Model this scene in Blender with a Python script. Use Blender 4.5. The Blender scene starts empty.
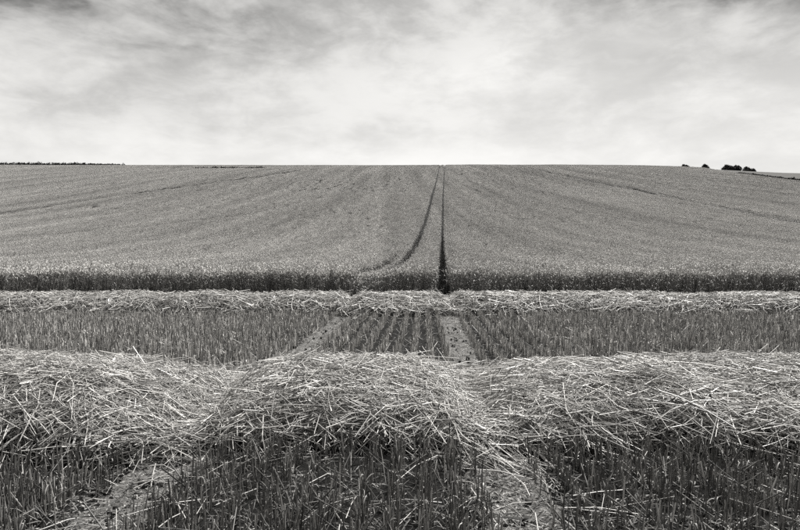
import bpy, math, random
import numpy as np
from mathutils import Vector, Matrix, Euler

rng = np.random.default_rng(7)
random.seed(7)
sc = bpy.context.scene
COL = sc.collection

# ------------------------------------------------------------------ camera
CAM_H = 1.30
cam_d = bpy.data.cameras.new('camera')
cam = bpy.data.objects.new('camera', cam_d)
COL.objects.link(cam)
cam_d.sensor_width = 36.0
cam_d.lens = 28.0
cam_d.clip_start = 0.05
cam_d.clip_end = 6000.0
cam.location = (0, 0, CAM_H)
cam.rotation_euler = (math.radians(90 - 1.38), 0, 0)
sc.camera = cam

# ------------------------------------------------------------------ world / sky
SUN_EL, SUN_AZ = math.radians(56), math.radians(32)      # azimuth east of the view direction (+Y)
world = bpy.data.worlds.new('World')
sc.world = world
world.use_nodes = True
wn, wl = world.node_tree.nodes, world.node_tree.links
wn.clear()


def N(nodes, kind, **kw):
    n = nodes.new(kind)
    for k, v in kw.items():
        if k in n.inputs:
            n.inputs[k].default_value = v
        else:
            setattr(n, k, v)
    return n


def mth(nodes, links, op, a, b=None, c=None, clamp=False):
    n = nodes.new('ShaderNodeMath')
    n.operation = op
    n.use_clamp = clamp
    for i, v in enumerate((a, b, c)):
        if v is None:
            continue
        if isinstance(v, (int, float)):
            n.inputs[i].default_value = v
        else:
            links.new(v, n.inputs[i])
    return n.outputs[0]


def build_sky():
    M = lambda *a, **k: mth(wn, wl, *a, **k)
    out = N(wn, 'ShaderNodeOutputWorld')
    bg = N(wn, 'ShaderNodeBackground')
    sky = N(wn, 'ShaderNodeTexSky', sky_type='NISHITA', sun_disc=False, sun_elevation=SUN_EL, sun_rotation=SUN_AZ)
    bw = N(wn, 'ShaderNodeRGBToBW')
    wl.new(sky.outputs[0], bw.inputs[0])
    clear = M('MULTIPLY', bw.outputs[0], 0.08)
    tc = N(wn, 'ShaderNodeTexCoord')
    sep = N(wn, 'ShaderNodeSeparateXYZ')
    wl.new(tc.outputs['Generated'], sep.inputs[0])
    x, y, z = sep.outputs
    rot = N(wn, 'ShaderNodeMapping')
    rot.inputs['Location'].default_value = (4.3, 0.4, 2.2)
    rot.inputs['Rotation'].default_value = (0, math.radians(16), 0)
    rot.inputs['Scale'].default_value = (2.0, 2.0, 4.6)
    wl.new(tc.outputs['Generated'], rot.inputs['Vector'])
    n1 = N(wn, 'ShaderNodeTexNoise', Scale=1.25, Detail=7.0, Roughness=0.5, Distortion=0.35)
    wl.new(rot.outputs[0], n1.inputs['Vector'])
    n2 = N(wn, 'ShaderNodeTexNoise', Scale=4.2, Detail=6.0, Roughness=0.55, Distortion=0.5)
    wl.new(rot.outputs[0], n2.inputs['Vector'])
    n3 = N(wn, 'ShaderNodeTexNoise', Scale=13.0, Detail=6.0, Roughness=0.62, Distortion=0.3)
    wl.new(rot.outputs[0], n3.inputs['Vector'])
    f = M('ADD', M('MULTIPLY', n1.outputs[0], 0.58), M('MULTIPLY', n2.outputs[0], 0.30))
    f = M('ADD', f, M('MULTIPLY', n3.outputs[0], 0.14))
    mr = N(wn, 'ShaderNodeMapRange', interpolation_type='SMOOTHSTEP')
    wl.new(f, mr.inputs[0])
    mr.inputs[1].default_value, mr.inputs[2].default_value = 0.38, 0.60
    thin = mr.outputs[0]                       # 0 = thick dark cloud base, 1 = thin bright veil
    el = N(wn, 'ShaderNodeMapRange', interpolation_type='SMOOTHSTEP')
    wl.new(z, el.inputs[0])
    el.inputs[1].default_value, el.inputs[2].default_value = 0.10, 0.42
    high = el.outputs[0]                       # 0 at the horizon, 1 overhead
    lo = M('MULTIPLY_ADD', high, -0.46, 0.77)
    hi = M('MULTIPLY_ADD', high, -0.20, 0.96)
    cl = M('ADD', lo, M('MULTIPLY', M('SUBTRACT', hi, lo), thin))
    # a few large cloud masses of this sky: (direction x, elevation z, radius x, radius z, gain)
    for ax, az, rx, rz, g in ((0.16, 0.27, 0.17, 0.05, 0.20), (-0.50, 0.335, 0.22, 0.045, -0.36),
                              (0.50, 0.35, 0.13, 0.035, -0.42), (-0.40, 0.20, 0.18, 0.03, -0.09),
                              (0.36, 0.315, 0.07, 0.03, 0.16), (-0.02, 0.36, 0.16, 0.03, 0.10),
                              (0.44, 0.22, 0.16, 0.04, 0.06), (0.05, 0.13, 0.4, 0.04, 0.08)):
        dx = M('DIVIDE', M('SUBTRACT', x, ax), rx)
        dz = M('DIVIDE', M('SUBTRACT', z, az), rz)
        wob = M('MULTIPLY_ADD', n2.outputs[0], 3.2, -1.6)
        r2 = M('ADD', M('ADD', M('MULTIPLY', dx, dx), M('MULTIPLY', dz, dz)), wob)
        fr = M('GREATER_THAN', y, 0.0)
        gsn = M('MULTIPLY', M('EXPONENT', M('MULTIPLY', M('MAXIMUM', r2, 0.0), -1.0)), fr)
        cl = M('ADD', cl, M('MULTIPLY', gsn, g))
    # overcast is brighter on the side where the sun stands behind it
    dt = N(wn, 'ShaderNodeVectorMath', operation='DOT_PRODUCT')
    wl.new(tc.outputs['Generated'], dt.inputs[0])
    dt.inputs[1].default_value = (math.sin(SUN_AZ * .5), math.cos(SUN_AZ * .5), 0.0)
    side = N(wn, 'ShaderNodeMapRange', interpolation_type='SMOOTHSTEP')
    wl.new(dt.outputs['Value'], side.inputs[0])
    side.inputs[1].default_value, side.inputs[2].default_value = -0.9, 0.75
    side.inputs[3].default_value, side.inputs[4].default_value = 0.34, 1.0
    cl = M('MULTIPLY', cl, side.outputs[0])
    val = M('ADD', M('MULTIPLY', clear, 0.08), M('MULTIPLY', M('MAXIMUM', cl, 0.1), 0.92))
    tint = N(wn, 'ShaderNodeMix', data_type='RGBA', blend_type='MULTIPLY')
    tint.inputs[0].default_value = 1.0
    tint.inputs[6].default_value = (1.0, 0.99, 0.965, 1)
    g3 = N(wn, 'ShaderNodeCombineXYZ')
    for i in range(3):
        wl.new(val, g3.inputs[i])
    wl.new(g3.outputs[0], tint.inputs[7])
    wl.new(tint.outputs[2], bg.inputs[0])
    bg.inputs[1].default_value = 0.193
    wl.new(bg.outputs[0], out.inputs[0])


build_sky()
sun_d = bpy.data.lights.new('sun', 'SUN')
sun_d.energy = 1.5
sun_d.angle = math.radians(12)
sun_d.color = (1.0, 0.985, 0.95)
sun = bpy.data.objects.new('sun', sun_d)
COL.objects.link(sun)
sun.location = (30, 120, 150)
sv = Vector((math.sin(SUN_AZ) * math.cos(SUN_EL), math.cos(SUN_AZ) * math.cos(SUN_EL), math.sin(SUN_EL)))
sun.rotation_euler = (-sv).to_track_quat('-Z', 'Y').to_euler()

vs = sc.view_settings
vs.view_transform = 'Standard'
vs.look = 'None'
vs.exposure = 2.4
vs.gamma = 1.0
vs.use_curve_mapping = False
sc.render.engine = 'CYCLES'
sc.cycles.use_denoising = False
sc.cycles.sample_clamp_direct = 3.0
sc.cycles.sample_clamp_indirect = 1.5
sc.cycles.max_bounces = 3
sc.cycles.diffuse_bounces = 1
sc.cycles.glossy_bounces = 2


# ------------------------------------------------------------------ land form
def sstep(a, b, v):
    t = np.clip((np.asarray(v, float) - a) / (b - a), 0, 1)
    return t * t * (3 - 2 * t)


CROP_H = 0.80
_D = np.arange(-60, 2600, 0.5)
_S = np.interp(_D, [0, 20, 27, 38, 60, 88, 120, 200, 270, 310, 360, 450, 700, 1500],
               [0, 0, .02, .06, .120, .155, .172, .172, .157, .128, .03, -.05, -.03, 0])
_Z = np.concatenate([[0], np.cumsum((_S[1:] + _S[:-1]) / 2 * 0.5)])
_Z -= np.interp(0, _D, _Z)


def ground(x, y):
    x = np.asarray(x, float); y = np.asarray(y, float)
    z = np.interp(y, _D, _Z)
    z = z - 3.4 * sstep(105, 200, x) * sstep(90, 280, y) - 5.0 * sstep(190, 420, x) * sstep(200, 400, y)
    far = sstep(40, 160, y) * (1 - .75 * sstep(190, 270, y))
    z = z + far * (0.35 * np.sin(x / 23 + y / 61 + .6) + 0.3 * np.sin(x / 41 - y / 37 + 2))
    z = z - 1.6 * np.exp(-((x + 88) / 24) ** 2 - ((y - 262) / 20) ** 2)
    return z


# wheel tracks of the tramline the camera stands beside
_TY = [-5, 3.4, 11.5, 15.5, 38.6, 60, 88, 110, 160, 300, 400]
_TX = [.26, .60, .92, 1.08, 2.62, 4.06, 6.05, 7.55, 11.2, 21.4, 28.5]


def track_r(y):
    return np.interp(y, _TY, _TX)


GAUGE = 2.02


def track_dist(x, y):
    r = track_r(y)
    return np.minimum(np.abs(x - r), np.abs(x - r + GAUGE))


# ------------------------------------------------------------------ materials
TINT = (1.0, 0.98, 0.95)


def grey(v):
    return (v * TINT[0], v * TINT[1], v * TINT[2], 1)


def mat_plant(name, v, rough=0.5, spec=0.4, use_tone=True, big=0.0, trans=0.0):
    """stalk material: base grey times the stalk's own tone; 'big' adds patchy variation of the crop over the ground"""
    m = bpy.data.materials.new(name)
    m.use_nodes = True
    nd, lk = m.node_tree.nodes, m.node_tree.links
    p = nd['Principled BSDF']
    p.inputs['Roughness'].default_value = rough
    p.inputs['Specular IOR Level'].default_value = spec
    val = None
    if use_tone:
        a = N(nd, 'ShaderNodeAttribute', attribute_name='tone')
        val = a.outputs['Fac']
    else:
        n0 = N(nd, 'ShaderNodeTexNoise', Scale=40.0, Detail=4.0)
        val = mth(nd, lk, 'MULTIPLY_ADD', n0.outputs[0], 1.2, 0.4)
    geo = N(nd, 'ShaderNodeNewGeometry')
    if big > 0:
        mp = N(nd, 'ShaderNodeMapping')
        mp.inputs['Rotation'].default_value = (0, 0, .07)
        mp.inputs['Scale'].default_value = (0.26, 0.008, 0.0)
        lk.new(geo.outputs['Position'], mp.inputs['Vector'])
        nn = N(nd, 'ShaderNodeTexNoise', Scale=1.0, Detail=6.0, Roughness=0.62)
        lk.new(mp.outputs[0], nn.inputs['Vector'])
        k = mth(nd, lk, 'MULTIPLY_ADD', nn.outputs[0], big * 2.8, 1 - big * 1.4)
        val = mth(nd, lk, 'MULTIPLY', val, k)
        mp2 = N(nd, 'ShaderNodeMapping')
        mp2.inputs['Scale'].default_value = (0.9, 0.32, 0.0)
        lk.new(geo.outputs['Position'], mp2.inputs['Vector'])
        n3 = N(nd, 'ShaderNodeTexNoise', Scale=1.0, Detail=4.0, Roughness=0.7)
        lk.new(mp2.outputs[0], n3.inputs['Vector'])
        k2 = mth(nd, lk, 'MULTIPLY_ADD', n3.outputs[0], big * 2, 1 - big)
        val = mth(nd, lk, 'MULTIPLY', val, k2)
    ns = N(nd, 'ShaderNodeTexNoise', Scale=90.0, Detail=2.0)
    lk.new(geo.outputs['Position'], ns.inputs['Vector'])
    val = mth(nd, lk, 'MULTIPLY', val, mth(nd, lk, 'MULTIPLY_ADD', ns.outputs[0], 0.5, 0.75))
    mx = N(nd, 'ShaderNodeVectorMath', operation='SCALE')
    mx.inputs[0].default_value = grey(v)[:3]
    lk.new(val, mx.inputs['Scale'])
    lk.new(mx.outputs[0], p.inputs['Base Color'])
    return m


M_STRAW = mat_plant('straw', 0.54, 0.42, 0.5)
M_STUB = mat_plant('stubble', 0.25, 0.5, 0.4)
M_EAR = mat_plant('wheat_ear', 0.55, 0.6, 0.3, big=0.5)
M_STEM = mat_plant('wheat_stem', 0.21, 0.5, 0.4)
M_CHAFF = mat_plant('chaff', 0.26, 0.6, 0.3)
M_CLOD = mat_plant('soil_clod', 0.08, 0.9, 0.1)
M_LEAF = mat_plant('foliage', 0.03, 0.6, 0.2)
M_BARK = mat_plant('bark', 0.07, 0.9, 0.1, use_tone=False)


def mat_soil(name, v, contrast, chaff):
    m = bpy.data.materials.new(name)
    m.use_nodes = True
    nd, lk = m.node_tree.nodes, m.node_tree.links
    p = nd['Principled BSDF']
    p.inputs['Roughness'].default_value = 0.95
    p.inputs['Specular IOR Level'].default_value = 0.1
    geo = N(nd, 'ShaderNodeNewGeometry')
    n1 = N(nd, 'ShaderNodeTexNoise', Scale=2.3, Detail=8.0, Roughness=0.65)
    n2 = N(nd, 'ShaderNodeTexNoise', Scale=46.0, Detail=6.0, Roughness=0.7)
    n3 = N(nd, 'ShaderNodeTexVoronoi', Scale=95.0)
    for n in (n1, n2, n3):
        lk.new(geo.outputs['Position'], n.inputs['Vector'])
    a = mth(nd, lk, 'MULTIPLY_ADD', n1.outputs[0], contrast, 1 - contrast / 2)
    b = mth(nd, lk, 'MULTIPLY_ADD', n2.outputs[0], contrast * 1.6, 1 - contrast * .8)
    val = mth(nd, lk, 'MULTIPLY', a, b)
    sp = mth(nd, lk, 'LESS_THAN', n3.outputs['Distance'], chaff)
    val = mth(nd, lk, 'MULTIPLY_ADD', sp, 0.6, val)
    mx = N(nd, 'ShaderNodeVectorMath', operation='SCALE')
    mx.inputs[0].default_value = grey(v)[:3]
    lk.new(val, mx.inputs['Scale'])
    lk.new(mx.outputs[0], p.inputs['Base Color'])
    bp = N(nd, 'ShaderNodeBump', Strength=0.8, Distance=0.02)
    lk.new(n2.outputs[0], bp.inputs['Height'])
    lk.new(bp.outputs[0], p.inputs['Normal'])
    return m


M_SOIL = mat_soil('field_soil', 0.012, 0.9, 0.16)
M_TRACK = mat_soil('dry_track_soil', 0.115, 0.6, 0.30)
M_CUT = mat_soil('far_cut_field', 0.09, 0.3, 0.2)
M_BED = mat_soil('straw_bed_shade', 0.025, 0.8, 0.3)  # straw coloured near black, shade of the heap gaps painted in


# ------------------------------------------------------------------ mesh helpers
class Acc:
    """collects tubes and ribbons of stalks into one mesh with a per-point tone"""
    def __init__(s):
        s.v, s.q, s.t, s.n = [], [], [], 0

    def tubes(s, P, R, tone, S=3, flat=1.0, cap=False):
        """P (n,k,3) centre lines, R (n,k) radii, tone (n,)"""
        n, k, _ = P.shape
        T = np.gradient(P, axis=1)
        T /= np.linalg.norm(T, axis=2, keepdims=True) + 1e-9
        up = np.zeros_like(T); up[..., 2] = 1
        vert = np.abs(T[..., 2]) > 0.9
        up[vert] = (0, 1, 0)
        A = np.cross(T, up); A /= np.linalg.norm(A, axis=2, keepdims=True) + 1e-9
        B = np.cross(A, T)
        ph = rng.uniform(0, 6.28, n)
        ang = ph[:, None] * 0 + np.arange(S)[None] * 2 * np.pi / S + ph[:, None]
        ring = (np.cos(ang)[:, None, :, None] * A[:, :, None] + flat * np.sin(ang)[:, None, :, None] * B[:, :, None])
        V = P[:, :, None] + ring * R[:, :, None, None]
        base = s.n + np.arange(n)[:, None, None] * (k * S)
        i = np.arange(k - 1)[None, :, None]; j = np.arange(S)[None, None]
        jn = (j + 1) % S
        F = np.stack([base + i * S + j, base + i * S + jn, base + (i + 1) * S + jn, base + (i + 1) * S + j], -1)
        s.v.append(V.reshape(-1, 3)); s.q.append(F.reshape(-1, 4))
        s.t.append(np.repeat(tone, k * S)); s.n += n * k * S

    def ribbons(s, P, W, side, tone):
        """P (n,k,3), W (n,k) half widths, side (n,3) direction across"""
        n, k, _ = P.shape
        V = np.stack([P - side[:, None] * W[..., None], P + side[:, None] * W[..., None]], 2)
        base = s.n + np.arange(n)[:, None] * (k * 2)
        i = np.arange(k - 1)[None]
        F = np.stack([base + 2 * i, base + 2 * i + 1, base + 2 * i + 3, base + 2 * i + 2], -1)
        s.v.append(V.reshape(-1, 3)); s.q.append(F.reshape(-1, 4))
        s.t.append(np.repeat(tone, k * 2)); s.n += n * k * 2

    def mesh(s, name, mats, mat_index=None):
        V = np.concatenate(s.v); Q = np.concatenate(s.q)
        return mesh_from(name, V, Q, mats, np.concatenate(s.t), mat_index)


def mesh_from(name, V, Q, mats, tone=None, mat_index=None, smooth=False):
    me = bpy.data.meshes.new(name)
    nv, nf, c = len(V), len(Q), Q.shape[1]
    me.vertices.add(nv); me.loops.add(nf * c); me.polygons.add(nf)
    me.vertices.foreach_set('co', np.ascontiguousarray(V, dtype=np.float32).ravel())
    me.loops.foreach_set('vertex_index', np.ascontiguousarray(Q, dtype=np.int32).ravel())
    me.polygons.foreach_set('loop_start', np.arange(0, nf * c, c, dtype=np.int32))
    if tone is not None:
        a = me.attributes.new('tone', 'FLOAT', 'POINT')
        a.data.foreach_set('value', tone.astype(np.float32))
    for m in (mats if isinstance(mats, (list, tuple)) else [mats]):
        me.materials.append(m)
    if mat_index is not None:
        me.polygons.foreach_set('material_index', mat_index.astype(np.int32))
    me.update(calc_edges=True)
    if smooth:
        me.polygons.foreach_set('use_smooth', np.ones(nf, bool))
    return me


def link(name, data, parent=None, **props):
    o = bpy.data.objects.new(name, data)
    COL.objects.link(o)
    if parent:
        o.parent = parent
    for k, v in props.items():
        o[k] = v
    return o


def thing(name, label, cat, loc=(0, 0, 0), group=None):
    o = link(name, None, label=label, category=cat)
    o.location = loc
    if group:
        o['group'] = group
    return o


def put(o, mw, parent_loc):
    """world matrix of a part under an unrotated parent at parent_loc"""
    o.matrix_basis = Matrix.Translation(-Vector(parent_loc)) @ mw


def shift(me, loc):
    me.transform(Matrix.Translation(-Vector(loc)))
    return me


# ------------------------------------------------------------------ the ground
def grow(a, b, s0, k):
    out = [a]
    s = s0
    while out[-1] < b:
        s *= k
        out.append(out[-1] + s)
    return out


def build_ground():
    xs = np.arange(-6, 6.01, 0.15)
    gx = np.array(grow(6, 900, .15, 1.09)[1:])
    xs = np.concatenate([-gx[::-1], xs, gx])
    ys = np.concatenate([-np.array(grow(0, 60, .2, 1.25)[1:])[::-1],
                         np.arange(0, 16.01, 0.14), np.array(grow(16, 2500, .15, 1.04)[1:])])
    X, Y = np.meshgrid(xs, ys)
    Z = ground(X, Y)
    td = track_dist(X, Y)
    near = 1 - sstep(16, 30, Y)
    Z -= near * 0.035 * np.exp(-(td / 0.17) ** 2)
    Z += near * rng.normal(0, 0.006, Z.shape)
    V = np.stack([X, Y, Z], -1).reshape(-1, 3)
    ny, nx = X.shape
    i, j = np.meshgrid(np.arange(ny - 1), np.arange(nx - 1), indexing='ij')
    q = np.stack([i * nx + j, i * nx + j + 1, (i + 1) * nx + j + 1, (i + 1) * nx + j], -1).reshape(-1, 4)
    link('field_ground', mesh_from('field_ground', V, q, M_SOIL, smooth=True), kind='structure')


build_ground()


def build_track(off):
    ys = np.arange(-4, 15.3, 0.06)
    us = np.linspace(-1, 1, 9)
    Y = ys[:, None] + 0 * us
    ragged = 0.21 + 0.03 * np.sin(ys * 2.3 + off) + 0.03 * rng.normal(size=len(ys))
    X = track_r(Y) + off + us[None] * ragged[:, None]
    td = np.abs(X - track_r(Y) - off)
    Z = ground(X, Y) - 0.035 * np.exp(-(td / 0.17) ** 2) + 0.012 + rng.normal(0, .004, X.shape)
    Z[:, 0] -= .03; Z[:, -1] -= .03
    V = np.stack([X, Y, Z], -1).reshape(-1, 3)
    ny, nx = X.shape
    i, j = np.meshgrid(np.arange(ny - 1), np.arange(nx - 1), indexing='ij')
    q = np.stack([i * nx + j, i * nx + j + 1, (i + 1) * nx + j + 1, (i + 1) * nx + j], -1).reshape(-1, 4)
    link('wheel_track', mesh_from('wheel_track', V, q, M_TRACK, smooth=True), kind='structure')


build_track(0.0)
build_track(-GAUGE)


# the paler cut field beyond the crop on the right
BX = np.array([78, 90, 96, 100.4, 105, 116, 137, 155, 200]); BY = np.array([20, 110, 150, 174, 195, 229, 290, 335, 440])


def crop_edge_x(y):
    return np.interp(y, BY, BX)


def build_cut_field():
    ys = np.arange(100, 460, 4.0)
    us = np.linspace(0, 1, 26) ** 1.3
    Y = ys[:, None] + 0 * us
    X = crop_edge_x(Y) + 2.2 + us[None] * 420
    Z = ground(X, Y) + 0.25
    V = np.stack([X, Y, Z], -1).reshape(-1, 3)
    ny, nx = X.shape
    i, j = np.meshgrid(np.arange(ny - 1), np.arange(nx - 1), indexing='ij')
    q = np.stack([i * nx + j, i * nx + j + 1, (i + 1) * nx + j + 1, (i + 1) * nx + j], -1).reshape(-1, 4)
    link('cut_field', mesh_from('cut_field', V, q, M_CUT, smooth=True), kind='structure')


build_cut_field()


# ------------------------------------------------------------------ straw windrows
class Heap:
    def __init__(s, x0, x1, yf, yc, yb, h, e0, e1, seed, zb=0.10, lump=2.1):
        s.lump = lump
        s.x0, s.x1, s.yf, s.yc, s.yb, s.h, s.e0, s.e1, s.zb = x0, x1, yf, yc, yb, h, e0, e1, zb
        r = np.random.default_rng(seed)
        s.k = r.uniform(-1, 1, (9, 2)) * np.array([5.5, 4.0]); s.p = r.uniform(0, 6.28, 9)
        s.a = r.uniform(.4, 1, 9) * .03

    def H(s, x, y):
        w = sum(s.a[i] * np.sin(x * s.k[i, 0] + y * s.k[i, 1] + s.p[i]) for i in range(9))
        w2 = sum(s.a[i] * np.sin(x * s.k[i, 0] * .55 + s.p[i] * 2) for i in range(9))
        w3 = sum(s.a[i] * np.sin(x * (3.1 + 2.3 * i) + s.p[i]) for i in range(6))
        yf, yb = s.yf + w2 * 1.6 + w3 * 1.1, s.yb + w2
        tf = np.clip((s.yc - y) / (s.yc - yf), 0, 1)
        tb = np.clip((y - s.yc) / (yb - s.yc), 0, 1)
        prof = np.where(y < s.yc, (1 - tf ** 2.6) ** .7, (1 - tb ** 2) ** .85)
        e = np.clip((x - s.x0) / s.e0, 0, 1) ; f = np.clip((s.x1 - x) / s.e1, 0, 1)
        end = (np.sin(e * np.pi / 2) * np.sin(f * np.pi / 2)) ** .9
        g = ground(x, y)
        return g + np.where(prof * end > 0, s.zb * np.clip(prof * end * 6, 0, 1) + (s.h - s.zb) * prof * end * (1 + w * s.lump), 0)

    def sample(s, n):
        x = rng.uniform(s.x0, s.x1, n)
        t = rng.uniform(0, 1, n)
        y = s.yf - .12 + (s.yb - s.yf + .12) * t ** 1.25
        y = np.where(s.H(x, y) - ground(x, y) < .02, y + .22, y)
        return x, y


def drape(heap, x, y, depth, L, az, tilt, k, bend, floor=0.12):
    """centre lines of straws lying on the heap"""
    n = len(x)
    e = 0.03
    gx = (heap.H(x + e, y) - heap.H(x - e, y)) / (2 * e)
    gy = (heap.H(x, y + e) - heap.H(x, y - e)) / (2 * e)
    gx, gy = np.clip(gx, -1.6, 1.6), np.clip(gy, -1.6, 1.6)
    d = np.stack([np.cos(az), np.sin(az), gx * np.cos(az) + gy * np.sin(az) + tilt], 1)
    d /= np.linalg.norm(d, axis=1, keepdims=True)
    side = np.stack([-np.sin(az), np.cos(az), 0 * az], 1)
    u = np.linspace(-.5, .5, k)
    c = np.stack([x, y, heap.H(x, y) - depth], 1)
    P = c[:, None] + d[:, None] * (u[None, :, None] * L[:, None, None]) \
        + side[:, None] * (bend[:, None, None] * (u[None, :, None] ** 2) * L[:, None, None])
    floor = rng.uniform(-.03, .17, n)[:, None] * np.ones((1, k)) + rng.normal(0, .03, (n, k))
    floor = np.maximum(floor, .012)
    wig = rng.normal(0, .035, n)
    P += side[:, None] * (wig[:, None] * np.sin(u * 6.28)[None] * L[:, None])[..., None]
    kk = rng.uniform(-.35, .35, n); ka = np.where(rng.random(n) < .55, rng.normal(0, .6, n), 0)
    past = np.clip(u[None] - kk[:, None], 0, None) * L[:, None]
    P += side[:, None] * (past * ka[:, None])[..., None]
    P[..., 2] -= past * np.abs(ka)[:, None] * rng.uniform(-.3, .6, n)[:, None]
    Hs = np.maximum(heap.H(P[..., 0], P[..., 1]), ground(P[..., 0], P[..., 1]) + floor)
    lowz = np.maximum(Hs - 0.07, ground(P[..., 0], P[..., 1]) + floor * .8)
    P[..., 2] = np.maximum(P[..., 2], lowz)
    over = P[..., 2] - (Hs + 0.05)
    P[..., 2] -= np.where(over > 0, over * rng.uniform(.35, .9, n)[:, None], 0)
    return P


def straw_tone(n):
    t = np.clip(rng.normal(.92, 0.30, n), .2, 1.35)
    t[rng.random(n) < .22] *= .4
    return t


# shared straw pieces for the straws that are picked out one by one
def straw_variants(count, L, r):
    out = []
    for i in range(count):
        a = Acc()
        k = 5
        u = np.linspace(-.5, .5, k)
        bend = rng.uniform(-.4, .4); kink = rng.integers(1, 4)
        P = np.stack([u * L, bend * u ** 2 * L, -abs(rng.normal(0, .15)) * u ** 2 * L], 1)
        if rng.random() < .35:
            P[kink:, 1] += np.arange(k - kink) * rng.uniform(-.1, .1) * L * .4
        R = np.full(k, r) * np.linspace(1.1, .7, k)
        a.tubes(P[None], R[None], np.array([rng.uniform(.55, 1.15)]), S=5)
        if i % 3 == 0:                                     # a dry leaf still attached
            j = P[2]
            v = np.linspace(0, 1, 4)
            q = j + np.stack([v * .14, np.sin(v * 2) * .05, -v ** 2 * .04], 1)
            a.ribbons(q[None], np.array([[.003, .005, .004, .0005]]), np.array([[0, .6, .8]]), np.array([1.0]))
        me = a.mesh('straw', M_STRAW)
        out.append(me)
    return out


STRAWS = straw_variants(24, 0.42, 0.0031)


def build_heap(heap, label, n_top, n_in, n_parts, az_fn, rad, lmean, group, K=4, part_scale=1.0):
    loc = (0.5 * (max(heap.x0, -9) + min(heap.x1, 9)), heap.yc, 0.0)
    root = thing('straw_windrow', label, 'straw', loc, group)
    # bed: packed inside of the heap, its dark colour stands for shade between straws
    nx, ny = int((heap.x1 - heap.x0) / .09) + 2, 34
    xs = np.linspace(heap.x0, heap.x1, nx); ys = np.linspace(heap.yf - .1, heap.yb + .1, ny)
    X, Y = np.meshgrid(xs, ys)
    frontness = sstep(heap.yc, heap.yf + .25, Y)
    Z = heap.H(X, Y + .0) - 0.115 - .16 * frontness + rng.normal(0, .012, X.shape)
    Z = np.maximum(Z, ground(X, Y) - .06)
    V = np.stack([X, Y, Z], -1).reshape(-1, 3)
    i, j = np.meshgrid(np.arange(ny - 1), np.arange(nx - 1), indexing='ij')
    q = np.stack([i * nx + j, i * nx + j + 1, (i + 1) * nx + j + 1, (i + 1) * nx + j], -1).reshape(-1, 4)
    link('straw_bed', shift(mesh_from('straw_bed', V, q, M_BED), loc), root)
    a = Acc()
    for n, dlo, dhi, k, S in ((n_in, .03, .10, 3, 3), (n_top, -.012, .035, K, 3)):
        x, y = heap.sample(n)
        L = np.clip(rng.normal(lmean, lmean * .38, n), .1, .75)
        fr = sstep(heap.yc - .25, heap.yf + .2, y)
        dep = rng.uniform(dlo, dhi, n) * (1 + 2.2 * fr * rng.random(n))
        thin = rng.random(n) > .62 * fr
        x, y, L, dep = x[thin], y[thin], L[thin], dep[thin]
        n = len(x)
        P = drape(heap, x, y, dep, L, az_fn(x, y), rng.normal(0, .2, n), k, rng.normal(0, .42, n))
        P += rng.normal(0, .009, P.shape)
        R = rad * rng.uniform(.6, 1.25, n)[:, None] * np.linspace(1.1, .75, k)[None]
        a.tubes(P, R, straw_tone(n), S=S)
    # flat dry leaves and short bits between the straws
    n = n_top // 2
    x, y = heap.sample(n)
    L = rng.uniform(.06, .24, n)
    az = rng.uniform(0, 6.28, n)
    P = drape(heap, x, y, rng.uniform(-.015, .02, n), L, az, rng.normal(0, .3, n), 3, rng.normal(0, .5, n))
    sd = rng.normal(size=(n, 3)); sd /= np.linalg.norm(sd, axis=1, keepdims=True)
    W = rad * rng.uniform(.8, 1.8, n)[:, None] * np.array([.9, 1, .2])[None]
    a.ribbons(P, W, sd, straw_tone(n) * .9)
    link('straw_mass', shift(a.mesh('straw_mass', M_STRAW), loc), root, kind='stuff')
    # the straws on top that show one by one
    x, y = heap.sample(n_parts * 3)
    vis = np.abs(x) < y * 0.68
    x, y = x[vis][:n_parts], y[vis][:n_parts]
    az = az_fn(x, y)
    e = .05
    for i in range(len(x)):
        gx = float((heap.H(x[i] + e, y[i]) - heap.H(x[i] - e, y[i])) / (2 * e)); gy = float((heap.H(x[i], y[i] + e) - heap.H(x[i], y[i] - e)) / (2 * e))
        gx, gy = max(-1.2, min(1.2, gx)), max(-1.2, min(1.2, gy))
        d = Vector((math.cos(az[i]), math.sin(az[i]), gx * math.cos(az[i]) + gy * math.sin(az[i]) + rng.normal(0, .16))).normalized()
        up = Vector((-gx, -gy, 1)).normalized()
        yv = up.cross(d).normalized(); zv = d.cross(yv)
        s = rng.uniform(.6, 1.35) * part_scale
        mw = Matrix(((d.x, yv.x, zv.x, x[i]), (d.y, yv.y, zv.y, y[i]),
                     (d.z, yv.z, zv.z, float(heap.H(x[i], y[i])) + rng.uniform(.0, .022)), (0, 0, 0, 1))) @ Matrix.Scale(s, 4)
        o = link('straw', STRAWS[int(rng.integers(len(STRAWS)))], root)
        put(o, mw, loc)
    return root


def az_any(x, y):
    n = len(x)
    return np.where(rng.random(n) < .45, rng.normal(0, .45, n), rng.uniform(0, math.pi, n))


def az_right(x, y):
    n = len(x)
    return np.where(rng.random(n) < .72, rng.normal(-.22, .38, n), rng.uniform(0, math.pi, n))


def az_mid(x, y):
    n = len(x)
    pull = sstep(0.0, .55, x)                               # dragged along the wheel track at its right end
    base = np.where(rng.random(n) < .5, rng.normal(.12, .5, n), rng.uniform(0, math.pi, n))
    return np.where(rng.random(n) < pull * .8, rng.normal(-1.15, .4, n), base)


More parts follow.
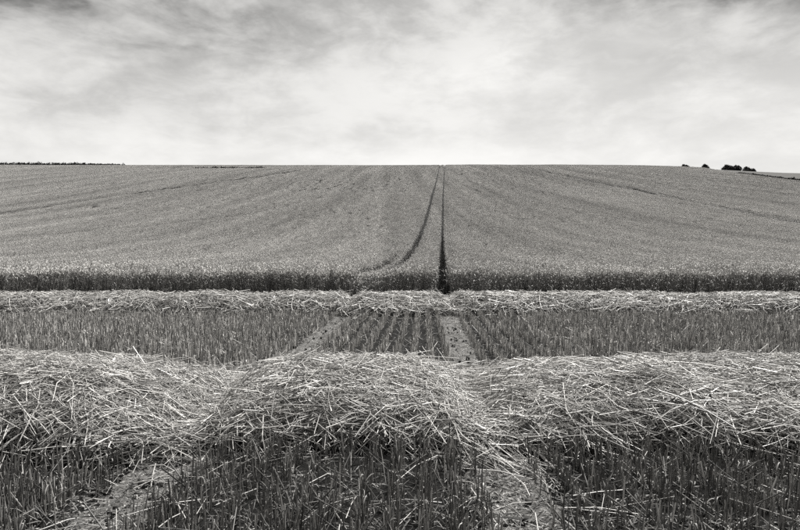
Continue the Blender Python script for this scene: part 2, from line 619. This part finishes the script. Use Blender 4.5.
G1, G2 = 'straw windrow in the foreground', 'straw windrow along the crop edge'
near_heaps = [
    (Heap(-5.3, -1.36, 3.83, 4.9, 5.9, .44, 1.0, 1.1, 3), 'rounded heap of tangled straw on the left of the near windrow', 16000, 4600, 300, az_any),
    (Heap(-1.42, .58, 3.98, 4.95, 6.0, .37, .65, .6, 5), 'straw heap lying between the two wheel tracks in the foreground', 12000, 3600, 300, az_mid),
    (Heap(.60, 5.5, 3.98, 5.0, 6.0, .365, .65, 1.0, 9), 'long heap of combed straw to the right of the wheel tracks, nearest', 18500, 5200, 300, az_right),
]
for hp, lab, nt, ni, npt, az in near_heaps:
    build_heap(hp, lab, nt, ni, npt, az, .0031, .43, G1)
far_heaps = [
    (Heap(-11.5, -.98, 12.2, 13.2, 14.3, .375, 2, .3, 13, .08, 1.0), 'narrow straw windrow left of the tracks, below the standing crop', 8000, 2200, 150),
    (Heap(-1.1, 1.06, 12.2, 13.2, 14.3, .37, .3, .3, 15, .08, 1.0), 'short far stretch of straw windrow between the tracks', 1900, 600, 80),
    (Heap(.96, 11.8, 12.2, 13.2, 14.3, .375, .35, 2, 19, .08, 1.0), 'narrow straw windrow right of the tracks, below the standing crop', 8400, 2300, 150),
]
for hp, lab, nt, ni, npt in far_heaps:
    build_heap(hp, lab, nt, ni, npt, az_any, .0056, .42, G2, K=3, part_scale=1.35)


# ------------------------------------------------------------------ stubble
ROW = 0.155
ROW_MID = 0.2


def stubble_points(y0, y1, ulo, uhi, dens_along, half, jit=.012, ROW=ROW):
    """rows follow the tracks; u is measured from the right-hand track"""
    U, Y = [], []
    for r in np.arange(math.ceil(ulo / ROW), math.floor(uhi / ROW) + 1):
        n = int((y1 - y0) * dens_along)
        y = rng.uniform(y0, y1, n)
        u = r * ROW + rng.normal(0, jit, n)
        U.append(u); Y.append(y)
    U, Y = np.concatenate(U), np.concatenate(Y)
    X = U + track_r(Y)
    clear = np.minimum(np.abs(U), np.abs(U + GAUGE))
    keep = (clear > .19 + rng.normal(0, .035, len(U))) & (np.abs(X) < Y * .69 + half)
    # patchiness
    f = np.sin(X * 2.1 + Y * .9) * np.sin(Y * 2.7 - X * 1.3 + 1)
    keep &= rng.random(len(U)) < .88 + .2 * f
    return X[keep], Y[keep]


def stubble_acc(a, X, Y, hmean, r, S, k, leaves, tn=1.0, flopp=.09, ls=.10):
    n = len(X)
    g = ground(X, Y)
    h = np.clip(rng.normal(hmean, hmean * .22, n), .04, .3)
    lean = rng.normal(0, ls, (n, 2)) + np.array([.02, -.02])
    flop = rng.random(n) < flopp
    lean[flop] = rng.normal(0, .9, (flop.sum(), 2))
    u = np.linspace(0, 1, k)
    P = np.stack([X, Y, g - .01], 1)[:, None] + np.concatenate([lean[:, None] * (h[:, None, None] * u[None, :, None]),
                  np.broadcast_to((h[:, None] * u[None])[..., None], (n, k, 1))], 2)
    R = r * rng.uniform(.7, 1.3, n)[:, None] * np.linspace(1.15, .9, k)[None]
    tone = np.clip(rng.lognormal(-.3, .65, n), .12, 2.4) * tn
    a.tubes(P, R, tone, S=S)
    m = int(n * leaves)                                     # dry leaf sheaths
    if m:
        id_ = rng.integers(0, n, m)
        v = np.linspace(0, 1, 4)
        az = rng.uniform(0, 6.28, m); L = rng.uniform(.03, .10, m); st = rng.uniform(.1, .8, m)
        c = P[id_, 0] + (P[id_, -1] - P[id_, 0]) * st[:, None]
        out = np.stack([np.cos(az), np.sin(az), 0 * az], 1)
        droop = rng.uniform(-.3, .9, m)
        Q = c[:, None] + out[:, None] * (v[None, :, None] * L[:, None, None] * .5)
        Q[..., 2] += L[:, None] * (v[None] * .8 - droop[:, None] * v[None] ** 2 * 1.2)
        W = r * rng.uniform(.5, 1.0, m)[:, None] * np.array([1, 1.2, .8, .1])[None]
        sd = np.stack([-np.sin(az), np.cos(az), .3 + 0 * az], 1)
        a.ribbons(Q, W, sd, np.clip(rng.normal(1.1, .35, m), .4, 2.0) * tn)


def tuft_variants(count):
    out = []
    for i in range(count):
        a = Acc()
        n = int(rng.integers(3, 6))
        X = rng.normal(0, .014, n); Y = rng.normal(0, .022, n)
        stubble_acc(a, X, Y, .145, .0028, 5, 3, .7)
        out.append(a.mesh('stubble_tuft', M_STUB))
    return out


TUFTS = tuft_variants(20)


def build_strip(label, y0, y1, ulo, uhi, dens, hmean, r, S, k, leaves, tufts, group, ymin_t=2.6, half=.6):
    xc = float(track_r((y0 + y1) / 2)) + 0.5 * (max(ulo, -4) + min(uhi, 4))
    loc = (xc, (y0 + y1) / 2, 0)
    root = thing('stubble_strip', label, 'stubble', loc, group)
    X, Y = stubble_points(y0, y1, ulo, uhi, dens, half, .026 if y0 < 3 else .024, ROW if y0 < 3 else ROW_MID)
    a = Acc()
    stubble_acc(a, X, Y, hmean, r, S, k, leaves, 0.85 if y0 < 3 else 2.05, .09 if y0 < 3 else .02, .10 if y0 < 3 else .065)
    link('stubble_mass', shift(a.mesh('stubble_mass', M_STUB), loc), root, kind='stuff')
    if tufts:
        X, Y = stubble_points(ymin_t, min(y1, ymin_t + 2.2), ulo, uhi, 12, -.05)
        o_ = rng.permutation(len(X))[:tufts]
        for i in o_:
            o = link('stubble_tuft', TUFTS[int(rng.integers(len(TUFTS)))], root)
            put(o, Matrix.Translation((X[i], Y[i], float(ground(X[i], Y[i])))) @ Matrix.Rotation(rng.uniform(0, 6.28), 4, 'Z')
                @ Matrix.Scale(rng.uniform(.8, 1.2), 4), loc)
    return root


GS, GM = 'stubble in front of the near windrow', 'stubble between the two windrows'
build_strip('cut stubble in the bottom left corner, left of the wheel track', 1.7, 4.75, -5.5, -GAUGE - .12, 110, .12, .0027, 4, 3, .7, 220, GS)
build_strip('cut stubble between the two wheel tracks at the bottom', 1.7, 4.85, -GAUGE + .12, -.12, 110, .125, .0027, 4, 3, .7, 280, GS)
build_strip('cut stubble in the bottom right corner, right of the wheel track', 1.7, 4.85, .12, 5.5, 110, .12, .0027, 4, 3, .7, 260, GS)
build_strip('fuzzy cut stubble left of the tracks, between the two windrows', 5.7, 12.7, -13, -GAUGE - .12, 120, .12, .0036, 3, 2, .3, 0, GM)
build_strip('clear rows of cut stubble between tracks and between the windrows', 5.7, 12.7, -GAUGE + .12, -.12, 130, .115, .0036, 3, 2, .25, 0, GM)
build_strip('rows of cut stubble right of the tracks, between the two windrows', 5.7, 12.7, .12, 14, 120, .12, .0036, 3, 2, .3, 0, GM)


# ------------------------------------------------------------------ loose bits on the ground
def build_loose():
    a = Acc()
    # chaff in the wheel tracks
    n = 15000
    y = 2.0 + 11.5 * rng.random(n) ** 1.5
    u = rng.normal(0, .14, n) - np.where(rng.random(n) < .5, GAUGE, 0)
    x = track_r(y) + u
    az = rng.uniform(0, 6.28, n); L = rng.uniform(.006, .035, n)
    d = np.stack([np.cos(az), np.sin(az), rng.normal(0, .2, n)], 1)
    c = np.stack([x, y, ground(x, y) + .004 - .02 * np.exp(-(np.minimum(np.abs(u), np.abs(u + GAUGE)) / .17) ** 2) + rng.uniform(0, .012, n)], 1)
    P = c[:, None] + d[:, None] * (np.array([-.5, .5])[None, :, None] * L[:, None, None])
    sd = np.stack([-np.sin(az), np.cos(az), rng.normal(0, .3, n)], 1)
    a.ribbons(P, rng.uniform(.0012, .004, n)[:, None] * np.ones((1, 2)), sd, np.clip(rng.normal(.9, .3, n), .3, 1.6))
    link('chaff', a.mesh('chaff', M_CHAFF), kind='stuff', label='pale chaff flecks strewn in both wheel tracks', category='chaff')
    a = Acc()
    n = 34000
    y = 1.8 + 10.5 * rng.random(n) ** 1.7
    x = rng.uniform(-.7, .7, n) * (y + .4)
    az = rng.uniform(0, 6.28, n); L = rng.uniform(.015, .11, n)
    d = np.stack([np.cos(az), np.sin(az), rng.normal(0, .3, n)], 1)
    c = np.stack([x, y, ground(x, y) + rng.uniform(.0, .03, n)], 1)
    v = np.linspace(-.5, .5, 3)
    P = c[:, None] + d[:, None] * (v[None, :, None] * L[:, None, None])
    P[..., 2] += (.25 - v[None] ** 2) * .15 * L[:, None]
    sd = np.stack([-np.sin(az), np.cos(az), rng.normal(0, .6, n)], 1)
    a.ribbons(P, rng.uniform(.001, .0035, n)[:, None] * np.array([[.6, 1, .5]]), sd, np.clip(rng.normal(.4, .25, n), .08, 1.2))
    link('stubble_litter', a.mesh('stubble_litter', M_CHAFF), kind='stuff', label='short dull bits of leaf and straw littering the stubble floor', category='litter')
    # loose straws across tracks and stubble
    a = Acc()
    for (n, y0, y1, z0, z1, sp) in ((200, 2.2, 4.3, .02, .08, None), (1300, 5.7, 6.7, .05, .13, None), (50, 7.4, 12.4, .02, .12, None),
                                    (130, 2.4, 12.2, .01, .04, 'track'), (260, 11.4, 15.2, .02, .12, None)):
        y = rng.uniform(y0, y1, n)
        x = rng.uniform(-.7, .7, n) * y
        if sp:
            x = track_r(y) - np.where(rng.random(n) < .3, GAUGE, 0) + rng.normal(0, .16, n)
        az = rng.uniform(0, math.pi, n)
        if sp:
            az = rng.normal(-1.2, .35, n)
        L = rng.uniform(.12, .45, n)
        v = np.linspace(-.5, .5, 3)
        d = np.stack([np.cos(az), np.sin(az), rng.normal(0, .1, n)], 1)
        c = np.stack([x, y, ground(x, y) + rng.uniform(z0, z1, n)], 1)
        P = c[:, None] + d[:, None] * (v[None, :, None] * L[:, None, None])
        P[..., 2] -= v[None] ** 2 * rng.uniform(0, .15, n)[:, None]
        P[..., 2] = np.maximum(P[..., 2], ground(P[..., 0], P[..., 1]) + .004)
        a.tubes(P, .0027 * rng.uniform(.7, 1.2, n)[:, None] * np.ones((1, 3)), straw_tone(n) * .9, S=3)
    # straws dragged out of the heap into the right-hand wheel track
    n = 700
    y = 3.7 + 2.6 * rng.random(n)
    x = track_r(y) + rng.normal(-.02, .17, n)
    az = rng.normal(-1.15, .3, n)
    L = rng.uniform(.2, .6, n)
    z = .03 + .22 * np.exp(-((y - 5.1) / .8) ** 2) * rng.random(n)
    v = np.linspace(-.5, .5, 4)
    d = np.stack([np.cos(az), np.sin(az), .25 * (1 - np.abs(y - 5.1)) + rng.normal(0, .12, n)], 1)
    P = np.stack([x, y, z], 1)[:, None] + d[:, None] * (v[None, :, None] * L[:, None, None])
    P[..., 2] = np.maximum(P[..., 2], .01)
    a.tubes(P, .0028 * rng.uniform(.7, 1.2, n)[:, None] * np.ones((1, 4)), straw_tone(n), S=3)
    link('loose_straw', a.mesh('loose_straw', M_STRAW), kind='stuff', label='loose straws spilled from the windrows over tracks and stubble', category='straw')
    # clods of soil
    V, Q, T = [], [], []
    base = np.array([[-1, -1, -1], [1, -1, -1], [1, 1, -1], [-1, 1, -1], [-1, -1, 1], [1, -1, 1], [1, 1, 1], [-1, 1, 1]], float) * .6
    fq = np.array([[0, 3, 2, 1], [4, 5, 6, 7], [0, 1, 5, 4], [1, 2, 6, 5], [2, 3, 7, 6], [3, 0, 4, 7]])
    for i in range(450):
        y = 2.0 + 11 * rng.random()
        x = float(track_r(y)) - (GAUGE if rng.random() < .5 else 0) + rng.normal(0, .15)
        s = abs(rng.normal(0, .014)) + .004
        V.append(base * s * rng.uniform(.5, 1.2, (8, 3)) + np.array([x, y, float(ground(x, y)) - .012 + s * .3]))
        Q.append(fq + 8 * i); T.append(np.full(8, rng.uniform(.5, 1.4)))
    link('soil_clods', mesh_from('soil_clods', np.concatenate(V), np.concatenate(Q), M_CLOD, np.concatenate(T)), kind='stuff', label='small crumbly clods of soil lying in the wheel tracks', category='soil')


build_loose()


# ------------------------------------------------------------------ standing wheat
def wheat_acc(X, Y, Zb, h, ear_r, ear_l, stem_r, leaf_p, S=4, leanv=(0.0, 0.0), stem_from=0.0, lean_s=.07):
    """returns an Acc and material index: stems and leaves 0, ears 1"""
    n = len(X)
    a = Acc(); idx = []
    lean = rng.normal(0, lean_s, (n, 2)) + np.array(leanv)
    u = np.array([stem_from, .55, 1.0])
    base = np.stack([X, Y, Zb], 1)
    P = base[:, None] + np.concatenate([lean[:, None] * (h[:, None, None] * (u ** 1.6)[None, :, None]),
                                        (h[:, None] * u[None])[..., None]], 2)
    tone = np.clip(rng.lognormal(-.12, .5, n), .2, 2.2)
    a.tubes(P, stem_r * rng.uniform(.8, 1.2, n)[:, None] * np.array([1.1, 1, .7])[None], tone, S=3)
    idx.append(np.zeros(n * 2 * 3))
    # nodding ears
    az = rng.uniform(0, 6.28, n); nod = np.abs(rng.normal(.55, .45, n))
    v = np.array([0, .22, .65, 1.0])
    L = ear_l * rng.uniform(.75, 1.25, n)
    out = np.stack([np.cos(az), np.sin(az)], 1)
    ang = nod[:, None] * (.4 + v[None])
    Q = np.empty((n, 4, 3))
    Q[..., :2] = P[:, -1, None, :2] + out[:, None] * (np.sin(ang) * v[None] * L[:, None])[..., None]
    Q[..., 2] = P[:, -1, None, 2] + np.cos(ang) * v[None] * L[:, None]
    R = ear_r * rng.uniform(.8, 1.2, n)[:, None] * np.array([.45, 1, .85, .12])[None]
    a.tubes(Q, R, np.clip(rng.normal(1, .25, n), .4, 1.7), S=S)
    idx.append(np.ones(n * 3 * S))
    m = int(n * leaf_p)
    if m:
        id_ = rng.integers(0, n, m)
        v = np.linspace(0, 1, 4)
        az = rng.uniform(0, 6.28, m); L = rng.uniform(.12, .28, m); st = rng.uniform(.35, .95, m)
        c = P[id_, 0] + (P[id_, -1] - P[id_, 0]) * st[:, None]
        out = np.stack([np.cos(az), np.sin(az), 0 * az], 1)
        Q = c[:, None] + out[:, None] * (v[None, :, None] * L[:, None, None] * .6)
        Q[..., 2] += L[:, None] * (v[None] * .7 - v[None] ** 2 * rng.uniform(.6, 1.6, m)[:, None])
        W = .006 * rng.uniform(.7, 1.4, m)[:, None] * np.array([.7, 1, .8, .1])[None]
        sd = np.stack([-np.sin(az), np.cos(az), .3 + 0 * az], 1)
        a.ribbons(Q, W, sd, np.clip(rng.normal(1.1, .3, m), .4, 2.0))
        idx.append(np.zeros(m * 3))
    return a, np.concatenate(idx)


def wheat_mesh(name, *args, **kw):
    a, idx = wheat_acc(*args, **kw)
    return a.mesh(name, [M_STEM, M_EAR], idx)


def patch(w, l, dens, ear_r, ear_l, h0=.72, stem_from=0.0, S=4):
    n = int(w * l * dens)
    X = rng.uniform(-w / 2 - .04, w / 2 + .04, n); Y = rng.uniform(-l / 2 - .05, l / 2 + .05, n)
    h = np.clip(rng.normal(h0, .055, n), .45, .92)
    return wheat_mesh('wheat_patch', X, Y, 0 * X, h, ear_r, ear_l, .0022, .5, S=S, stem_from=stem_from)


def variants_collection(name, meshes):
    c = bpy.data.collections.new(name)
    for m in meshes:
        c.objects.link(bpy.data.objects.new('wheat_patch', m))
    return c


PATCH_NEAR = variants_collection('wheat_patch_near', [patch(.4, 1.5, 300, .0085, .085) for _ in range(7)])
PATCH_FAR = variants_collection('wheat_patch_far', [patch(.8, 3.0, 130, .013, .11, stem_from=.3) for _ in range(7)])


def instancer(coll):
    ng = bpy.data.node_groups.new('crop_stand', 'GeometryNodeTree')
    ng.interface.new_socket('Geometry', in_out='INPUT', socket_type='NodeSocketGeometry')
    ng.interface.new_socket('Geometry', in_out='OUTPUT', socket_type='NodeSocketGeometry')
    nd, lk = ng.nodes, ng.links
    gi, go = nd.new('NodeGroupInput'), nd.new('NodeGroupOutput')
    ci = nd.new('GeometryNodeCollectionInfo')
    ci.inputs['Collection'].default_value = coll
    ci.inputs['Separate Children'].default_value = True
    ci.inputs['Reset Children'].default_value = True
    ip = nd.new('GeometryNodeInstanceOnPoints')
    ip.inputs['Pick Instance'].default_value = True

    def attr(nm, dt):
        n = nd.new('GeometryNodeInputNamedAttribute')
        n.data_type = dt
        n.inputs['Name'].default_value = nm
        return n.outputs['Attribute']
    er = nd.new('FunctionNodeEulerToRotation')
    lk.new(attr('rot', 'FLOAT_VECTOR'), er.inputs[0])
    lk.new(gi.outputs[0], ip.inputs['Points'])
    lk.new(ci.outputs[0], ip.inputs['Instance'])
    lk.new(attr('pick', 'INT'), ip.inputs['Instance Index'])
    lk.new(er.outputs[0], ip.inputs['Rotation'])
    lk.new(attr('size', 'FLOAT_VECTOR'), ip.inputs['Scale'])
    lk.new(ip.outputs[0], go.inputs[0])
    return ng


NG_NEAR, NG_FAR = instancer(PATCH_NEAR), instancer(PATCH_FAR)


def point_mesh(name, P, rot, size, pick):
    me = bpy.data.meshes.new(name)
    me.vertices.add(len(P))
    me.vertices.foreach_set('co', P.astype(np.float32).ravel())
    a = me.attributes.new('rot', 'FLOAT_VECTOR', 'POINT'); a.data.foreach_set('vector', rot.astype(np.float32).ravel())
    a = me.attributes.new('size', 'FLOAT_VECTOR', 'POINT'); a.data.foreach_set('vector', size.astype(np.float32).ravel())
    a = me.attributes.new('pick', 'INT', 'POINT'); a.data.foreach_set('value', pick.astype(np.int32))
    me.update()
    return me


# other tramlines of the crop, right and left (world coordinates: y, x)
TRAMS = [([40, 68.6, 86, 105, 131, 160, 192, 232, 300], [42.5, 44.5, 47, 48.8, 50, 50.4, 50, 50, 53], .8),
         ([60, 82.6, 96, 111, 124, 139, 170, 220], [-52, -53, -53.6, -52.8, -49.8, -45.5, -38, -30], .6),
         ([44, 49.5, 57.5, 61.6, 68.6, 80, 110], [-33, -32, -30, -27, -23.5, -19, -14], .25)]


def vnoise(x, y, seed, octs=4):
    r = np.random.default_rng(seed)
    v = 0
    for o in range(octs):
        for _ in range(3):
            a = r.uniform(0, 6.28); f = 2.0 ** o
            v = v + np.sin((x * np.cos(a) + y * np.sin(a)) * f + r.uniform(0, 6.28)) / f / 3
    return v


Y_EDGE = 15.5


def crop_cells(cw, cl, y0, y1, ulo, uhi):
    us = np.arange(math.ceil(ulo / cw), math.floor(uhi / cw) + 1) * cw
    ys = np.arange(y0 + cl / 2, y1, cl)
    U, Y = np.meshgrid(us, ys)
    U = U.ravel(); Y = Y.ravel()
    X = U + track_r(Y)
    keep = np.abs(X) < Y * .643 * 1.12 + 4
    keep &= X < crop_edge_x(Y)
    U, X, Y = U[keep], X[keep], Y[keep]
    lim = .5 * min(cw, .4)
    gap = np.minimum(np.abs(U), np.abs(U + 2.0)) < lim - .01
    thin = vnoise(X / 6, Y / 16, 5) + .5 * vnoise(X / 1.5, Y / 5, 6)
    gap |= (rng.random(len(Y)) < .02 * np.clip(thin + .2, 0, 2)) & (Y > 30)
    gap |= rng.random(len(Y)) < .07 * rough(X, Y) * np.clip(.6 + vnoise(X / 2.2, Y / 4, 21), 0, 2)
    return U[~gap], X[~gap], Y[~gap]


def rough(X, Y):
    return np.exp(-((X + 38) / 30) ** 2 - ((Y - 84) / 15) ** 2) + .6 * np.exp(-((X - 24) / 22) ** 2 - ((Y - 78) / 10) ** 2)


def crop_part(root, loc, cw, cl, y0, y1, ulo, uhi, ng, jit):
    U, X, Y = crop_cells(cw, cl, y0, y1, ulo, uhi)
    if not len(X):
        return
    X = X + rng.normal(0, jit, len(X)) * (np.abs(U) > 2.6)
    spread = sstep(18, 24, Y) * (1 - sstep(120, 200, Y)) * .07
    X = X + spread * (np.abs(U + 1.6) < .05) - spread * (np.abs(U + 2.4) < .05)
    edge = .07 * (1 - sstep(30, 60, Y))
    X = X + edge * (np.abs(U - .4) < .05) - edge * (np.abs(U + .4) < .05)
    Z = ground(X, Y)
    sx = (ground(X + .5, Y) - ground(X - .5, Y)); sy = (ground(X, Y + .5) - ground(X, Y - .5))
    flip = rng.random(len(X)) < .5
    sg = np.where(flip, -1, 1)
    rot = np.stack([np.arctan(sy) * sg, -np.arctan(sx) * sg, np.where(flip, math.pi, 0)], 1)
    hgt = 1 + .085 * vnoise(X / 4, Y / 11, 8) * sstep(25, 60, Y) + .035 * vnoise(X / 1.1, Y / 3, 9) + rng.normal(0, .02, len(X))
    hgt = hgt + rough(X, Y) * (.09 * vnoise(X / 1.6, Y / 3, 22) + rng.normal(0, .05, len(X)))
    hgt = hgt - .26 * (np.abs(U + 2) < .5) * (1 - sstep(28, 40, Y))
    hgt = hgt - .2 * (np.minimum(np.abs(U), np.abs(U + 2)) < .5) * sstep(17, 30, Y)
    for ty, tx, pr in TRAMS:                                 # shorter, thinner crop beside the old wheelings
        inr = (Y > ty[0]) & (Y < ty[-1])
        dd = np.abs(X - np.interp(Y, ty, tx))
        hgt = hgt - inr * pr * .75 * np.exp(-(dd / 1.15) ** 2)
    size = np.stack([np.ones_like(X), np.ones_like(X), hgt], 1)
    P = np.stack([X, Y, Z], 1) - np.array(loc)
    o = link('crop_stand', point_mesh('crop_stand', P, rot, size, rng.integers(0, 7, len(X))), root, kind='stuff')
    md = o.modifiers.new('crop_stand', 'NODES')
    md.node_group = ng


def stalk_variants(count):
    out = []
    for i in range(count):
        n = int(rng.integers(4, 8))
        X = rng.normal(0, .03, n); Y = rng.normal(0, .03, n)
        h = np.clip(rng.normal(.7, .07, n), .5, .85)
        out.append(wheat_mesh('wheat_tuft', X, Y, 0 * X, h, .0085, .085, .0042, .9, S=5, leanv=(rng.normal(.06, .14), -.06), lean_s=.09))
    return out


STALKS = stalk_variants(18)


def build_crop(label, ulo, uhi, n_tufts, lean):
    xc = 1.1 + .5 * (max(ulo, -8) + min(uhi, 8))
    loc = (xc, Y_EDGE + .5, 0)
    root = thing('standing_wheat', label, 'wheat', loc, 'uncut wheat crop')
    # the cut face of the crop, stalk by stalk
    ulo_, uhi_ = max(ulo, -13.2), min(uhi, 12)
    n = int((uhi_ - ulo_) * 1.5 * 330)
    U = rng.uniform(ulo_ + .04 * (ulo > -9), uhi_ - .04 * (uhi < 9), n)
    Y = Y_EDGE + 1.5 * rng.random(n) ** 1.15 + .10 * np.sin(U * 1.7) + .06 * np.sin(U * 5.1 + 1)
    X = U + track_r(Y)
    h = np.clip(rng.normal(.70, .04, n), .45, .9) * (1 + .04 * np.sin(X * 1.3) + .03 * np.sin(X * 3.7))
    h = np.where((np.abs(U + 2.0) < .42) & (Y > Y_EDGE + .5), h * .62, h)
    clump = vnoise(X / .35, Y / .6, 12, 3)
    keep = rng.random(n) < .78 + .4 * clump
    X, Y, h = X[keep], Y[keep], h[keep]
    me = wheat_mesh('crop_face', X, Y, ground(X, Y), h, .0085, .085, .0036, .6, S=4, leanv=(lean, -.03), lean_s=.13)
    link('crop_face', shift(me, loc), root, kind='stuff')
    crop_part(root, loc, .4, 1.5, Y_EDGE + 1.45, 120, ulo, uhi, NG_NEAR, .08)
    if uhi - ulo < 3:
        crop_part(root, loc, .4, 1.5, 120, 335, ulo, uhi, NG_NEAR, .0)
    else:
        n_, f_ = ((-6.01, -2.2), (ulo, -6.3)) if uhi < 0 else ((.2, 4.41), (4.7, uhi))
        crop_part(root, loc, .4, 1.5, 120, 335, n_[0], n_[1], NG_NEAR, .0)
        crop_part(root, loc, .8, 3.0, 120, 335, f_[0], f_[1], NG_FAR, .2)
    # tufts in front that can be told apart
    U = rng.uniform(ulo_ + .15, uhi_ - .15, n_tufts)
    Y = Y_EDGE - .02 + rng.normal(0, .06, n_tufts)
    for u, y in zip(U, Y):
        x = u + float(track_r(y))
        o = link('wheat_tuft', STALKS[int(rng.integers(len(STALKS)))], root)
        put(o, Matrix.Translation((x, y, 0)) @ Matrix.Rotation(rng.uniform(-.5, .5), 4, 'Z') @ Matrix.Scale(rng.uniform(.85, 1.1), 4), loc)


build_crop('standing wheat left of the tramline, up to the horizon', -260, -2.2, 260, .10)
build_crop('narrow band of standing wheat between the two tramline wheelings', -1.8, -.2, 36, .02)
build_crop('standing wheat right of the tramline, up to the horizon', .2, 260, 260, -.08)


def build_gap_shade():  # dark leafy stalks added to darken the wheeling gaps like shade
    a = Acc()
    n = 5500
    y = Y_EDGE + .1 + 45 * rng.random(n) ** 1.8
    x = track_r(y) - np.where(rng.random(n) < .5, 2.0, 0) + rng.normal(0, .12, n)
    stubble_acc(a, x, y, .14, .004, 3, 2, 1.5)
    link('tramline_shade', a.mesh('tramline_shade', M_LEAF), kind='stuff', label='added low dark weeds in the tramline wheelings through the wheat', category='shading')


build_gap_shade()


# ------------------------------------------------------------------ far hedges and trees
def leaf_cloud(acc, c, r, n, size):
    """leaf-clump faces spread through an uneven ellipsoid"""
    d = rng.normal(size=(n, 3)); d /= np.linalg.norm(d, axis=1, keepdims=True)
    lump = 1 + .18 * np.sin(d[:, 0] * 5 + c[0]) * np.sin(d[:, 1] * 4 + c[2]) + .14 * np.sin(d[:, 2] * 7 + c[1]) + rng.normal(0, .06, n)
    rad = rng.random(n) ** .45 * lump
    p = np.array(c) + d * rad[:, None] * np.array(r)
    a = rng.normal(size=(n, 3)); a /= np.linalg.norm(a, axis=1, keepdims=True)
    b = np.cross(a, rng.normal(size=(n, 3))); b /= np.linalg.norm(b, axis=1, keepdims=True)
    s = size * rng.uniform(.5, 1.3, n)
    P = p[:, None] + a[:, None] * (np.array([-.5, 0, .5])[None, :, None] * s[:, None, None])
    acc.ribbons(P, s[:, None] * np.array([.12, .34, .1])[None], b, np.clip(rng.normal(1, .35, n), .3, 2))


def build_tree(name, label, cat, x, y, height, lobes, trunk_r, group):
    z = float(ground(x, y))
    loc = (x, y, z)
    root = thing(name, label, cat, loc, group)
    a = Acc()
    n, k = 1 + len(lobes) * 2, 5
    u = np.linspace(0, 1, k)
    top = height * .62
    P = [np.stack([.15 * np.sin(u * 3), .1 * u, u * top - .3 * (1 - u)], 1)]
    R = [trunk_r * (1.25 - .85 * u)]
    for (lx, ly, lz, rx, rz) in lobes:
        for _ in range(2):
            s = rng.uniform(.25, .55)
            st = np.array([0, 0, top * s])
            en = np.array([lx + rng.normal(0, rx * .3), ly + rng.normal(0, rx * .3), lz + rng.normal(0, rz * .2)])
            P.append(st + (en - st) * u[:, None] + np.stack([0 * u, 0 * u, np.sin(u * 3.14) * .3], 1))
            R.append(trunk_r * .5 * (1 - .8 * u))
    a.tubes(np.array(P), np.array(R), np.ones(len(P)), S=7)
    link('trunk', a.mesh('trunk', M_BARK), root)
    a = Acc()
    for (lx, ly, lz, rx, rz) in lobes:
        leaf_cloud(a, (lx, ly, lz), (rx, rx, rz), int(1500 * rx * rz / 4) + 600, .5)
    link('crown', a.mesh('crown', M_LEAF), root)


GT = 'trees on the skyline at the right'


def build_hedge(label, pts, h, w, dens, var=.12):
    loc = (pts[0][0], pts[0][1], float(ground(*pts[0])))
    root = thing('hedge', label, 'hedge', loc)
    a = Acc(); t = Acc()
    for (x0, y0), (x1, y1) in zip(pts[:-1], pts[1:]):
        L = math.hypot(x1 - x0, y1 - y0)
        m = max(2, int(L / 1.3))
        for i in range(m):
            s = (i + rng.random()) / m
            x, y = x0 + (x1 - x0) * s, y0 + (y1 - y0) * s
            z = float(ground(x, y))
            hh = h * rng.uniform(1 - var, 1 + var)
            leaf_cloud(a, (x - loc[0], y - loc[1], z - loc[2] + hh * .5), (1.7, w, hh * .55), dens, .55)
            u = np.linspace(0, 1, 3)
            P = np.stack([x - loc[0] + .1 * u, y - loc[1] + 0 * u, z - loc[2] - .2 + u * hh * .8], 1)
            t.tubes(P[None], np.array([[.08, .06, .03]]), np.ones(1), S=5)
    link('foliage', a.mesh('foliage', M_LEAF), root, kind='stuff')
    link('stems', t.mesh('stems', M_BARK), root, kind='stuff')



build_tree('tree', 'larger rounded dark tree on the right skyline, left one of the touching pair', 'tree', 188.8, 360, 7.6,
           [(0, 0, 4.3, 3.0, 2.6), (-1.9, .5, 3.3, 1.9, 2.0), (1.2, -.6, 5.0, 1.9, 1.7), (-.5, 0, 5.4, 1.7, 1.5)], .28, GT)
build_tree('tree', 'rounded dark tree on the right skyline, right one of the touching pair', 'tree', 194.2, 360, 7.2,
           [(0, 0, 4.1, 2.6, 2.6), (.7, .4, 5.2, 1.7, 1.5), (-.9, 0, 4.9, 1.6, 1.5)], .25, GT)
build_tree('tree', 'lone small dome-shaped dark tree on the skyline', 'tree', 175.7, 360, 6.8,
           [(0, 0, 4.4, 2.2, 2.2), (.1, 0, 5.6, 1.3, 1.3)], .22, GT)
build_tree('tree', 'low spreading dark tree at the right end of the skyline group', 'tree', 200.0, 360, 6.6,
           [(0, 0, 3.8, 2.3, 2.2), (-.3, .3, 4.9, 1.3, 1.2)], .22, GT)
build_tree('bush', 'small bush top farthest left of the skyline trees', 'bush', 164.3, 360, 5.6,
           [(-.6, 0, 4.4, 1.9, 1.7), (.8, 0, 4.3, 1.7, 1.6)], .15, GT)
build_tree('bush', 'tiny low bush next to the rightmost skyline tree', 'bush', 203.4, 360, 5.0,
           [(0, 0, 3.5, 1.4, 1.5), (.8, .2, 3.3, 1.2, 1.4)], .12, GT)
build_hedge('long dark hedge on the skyline at the far left', [(-232, 344), (-205, 344), (-178, 346), (-155, 350)], 3.35, 1.3, 620, .05)
build_hedge('dark scrubby hedge in the hollow just below the left skyline', [(-74, 226), (-62, 229), (-50, 232)], 1.0, .8, 180, .25)
build_hedge('thin dark strip added as a shadow line between wheat and pale field at far right', [(92.2, 118), (97.2, 150), (101.4, 174), (106, 195)], .88, .5, 130)  # leafy strip added in place of the wheat edge's shadow
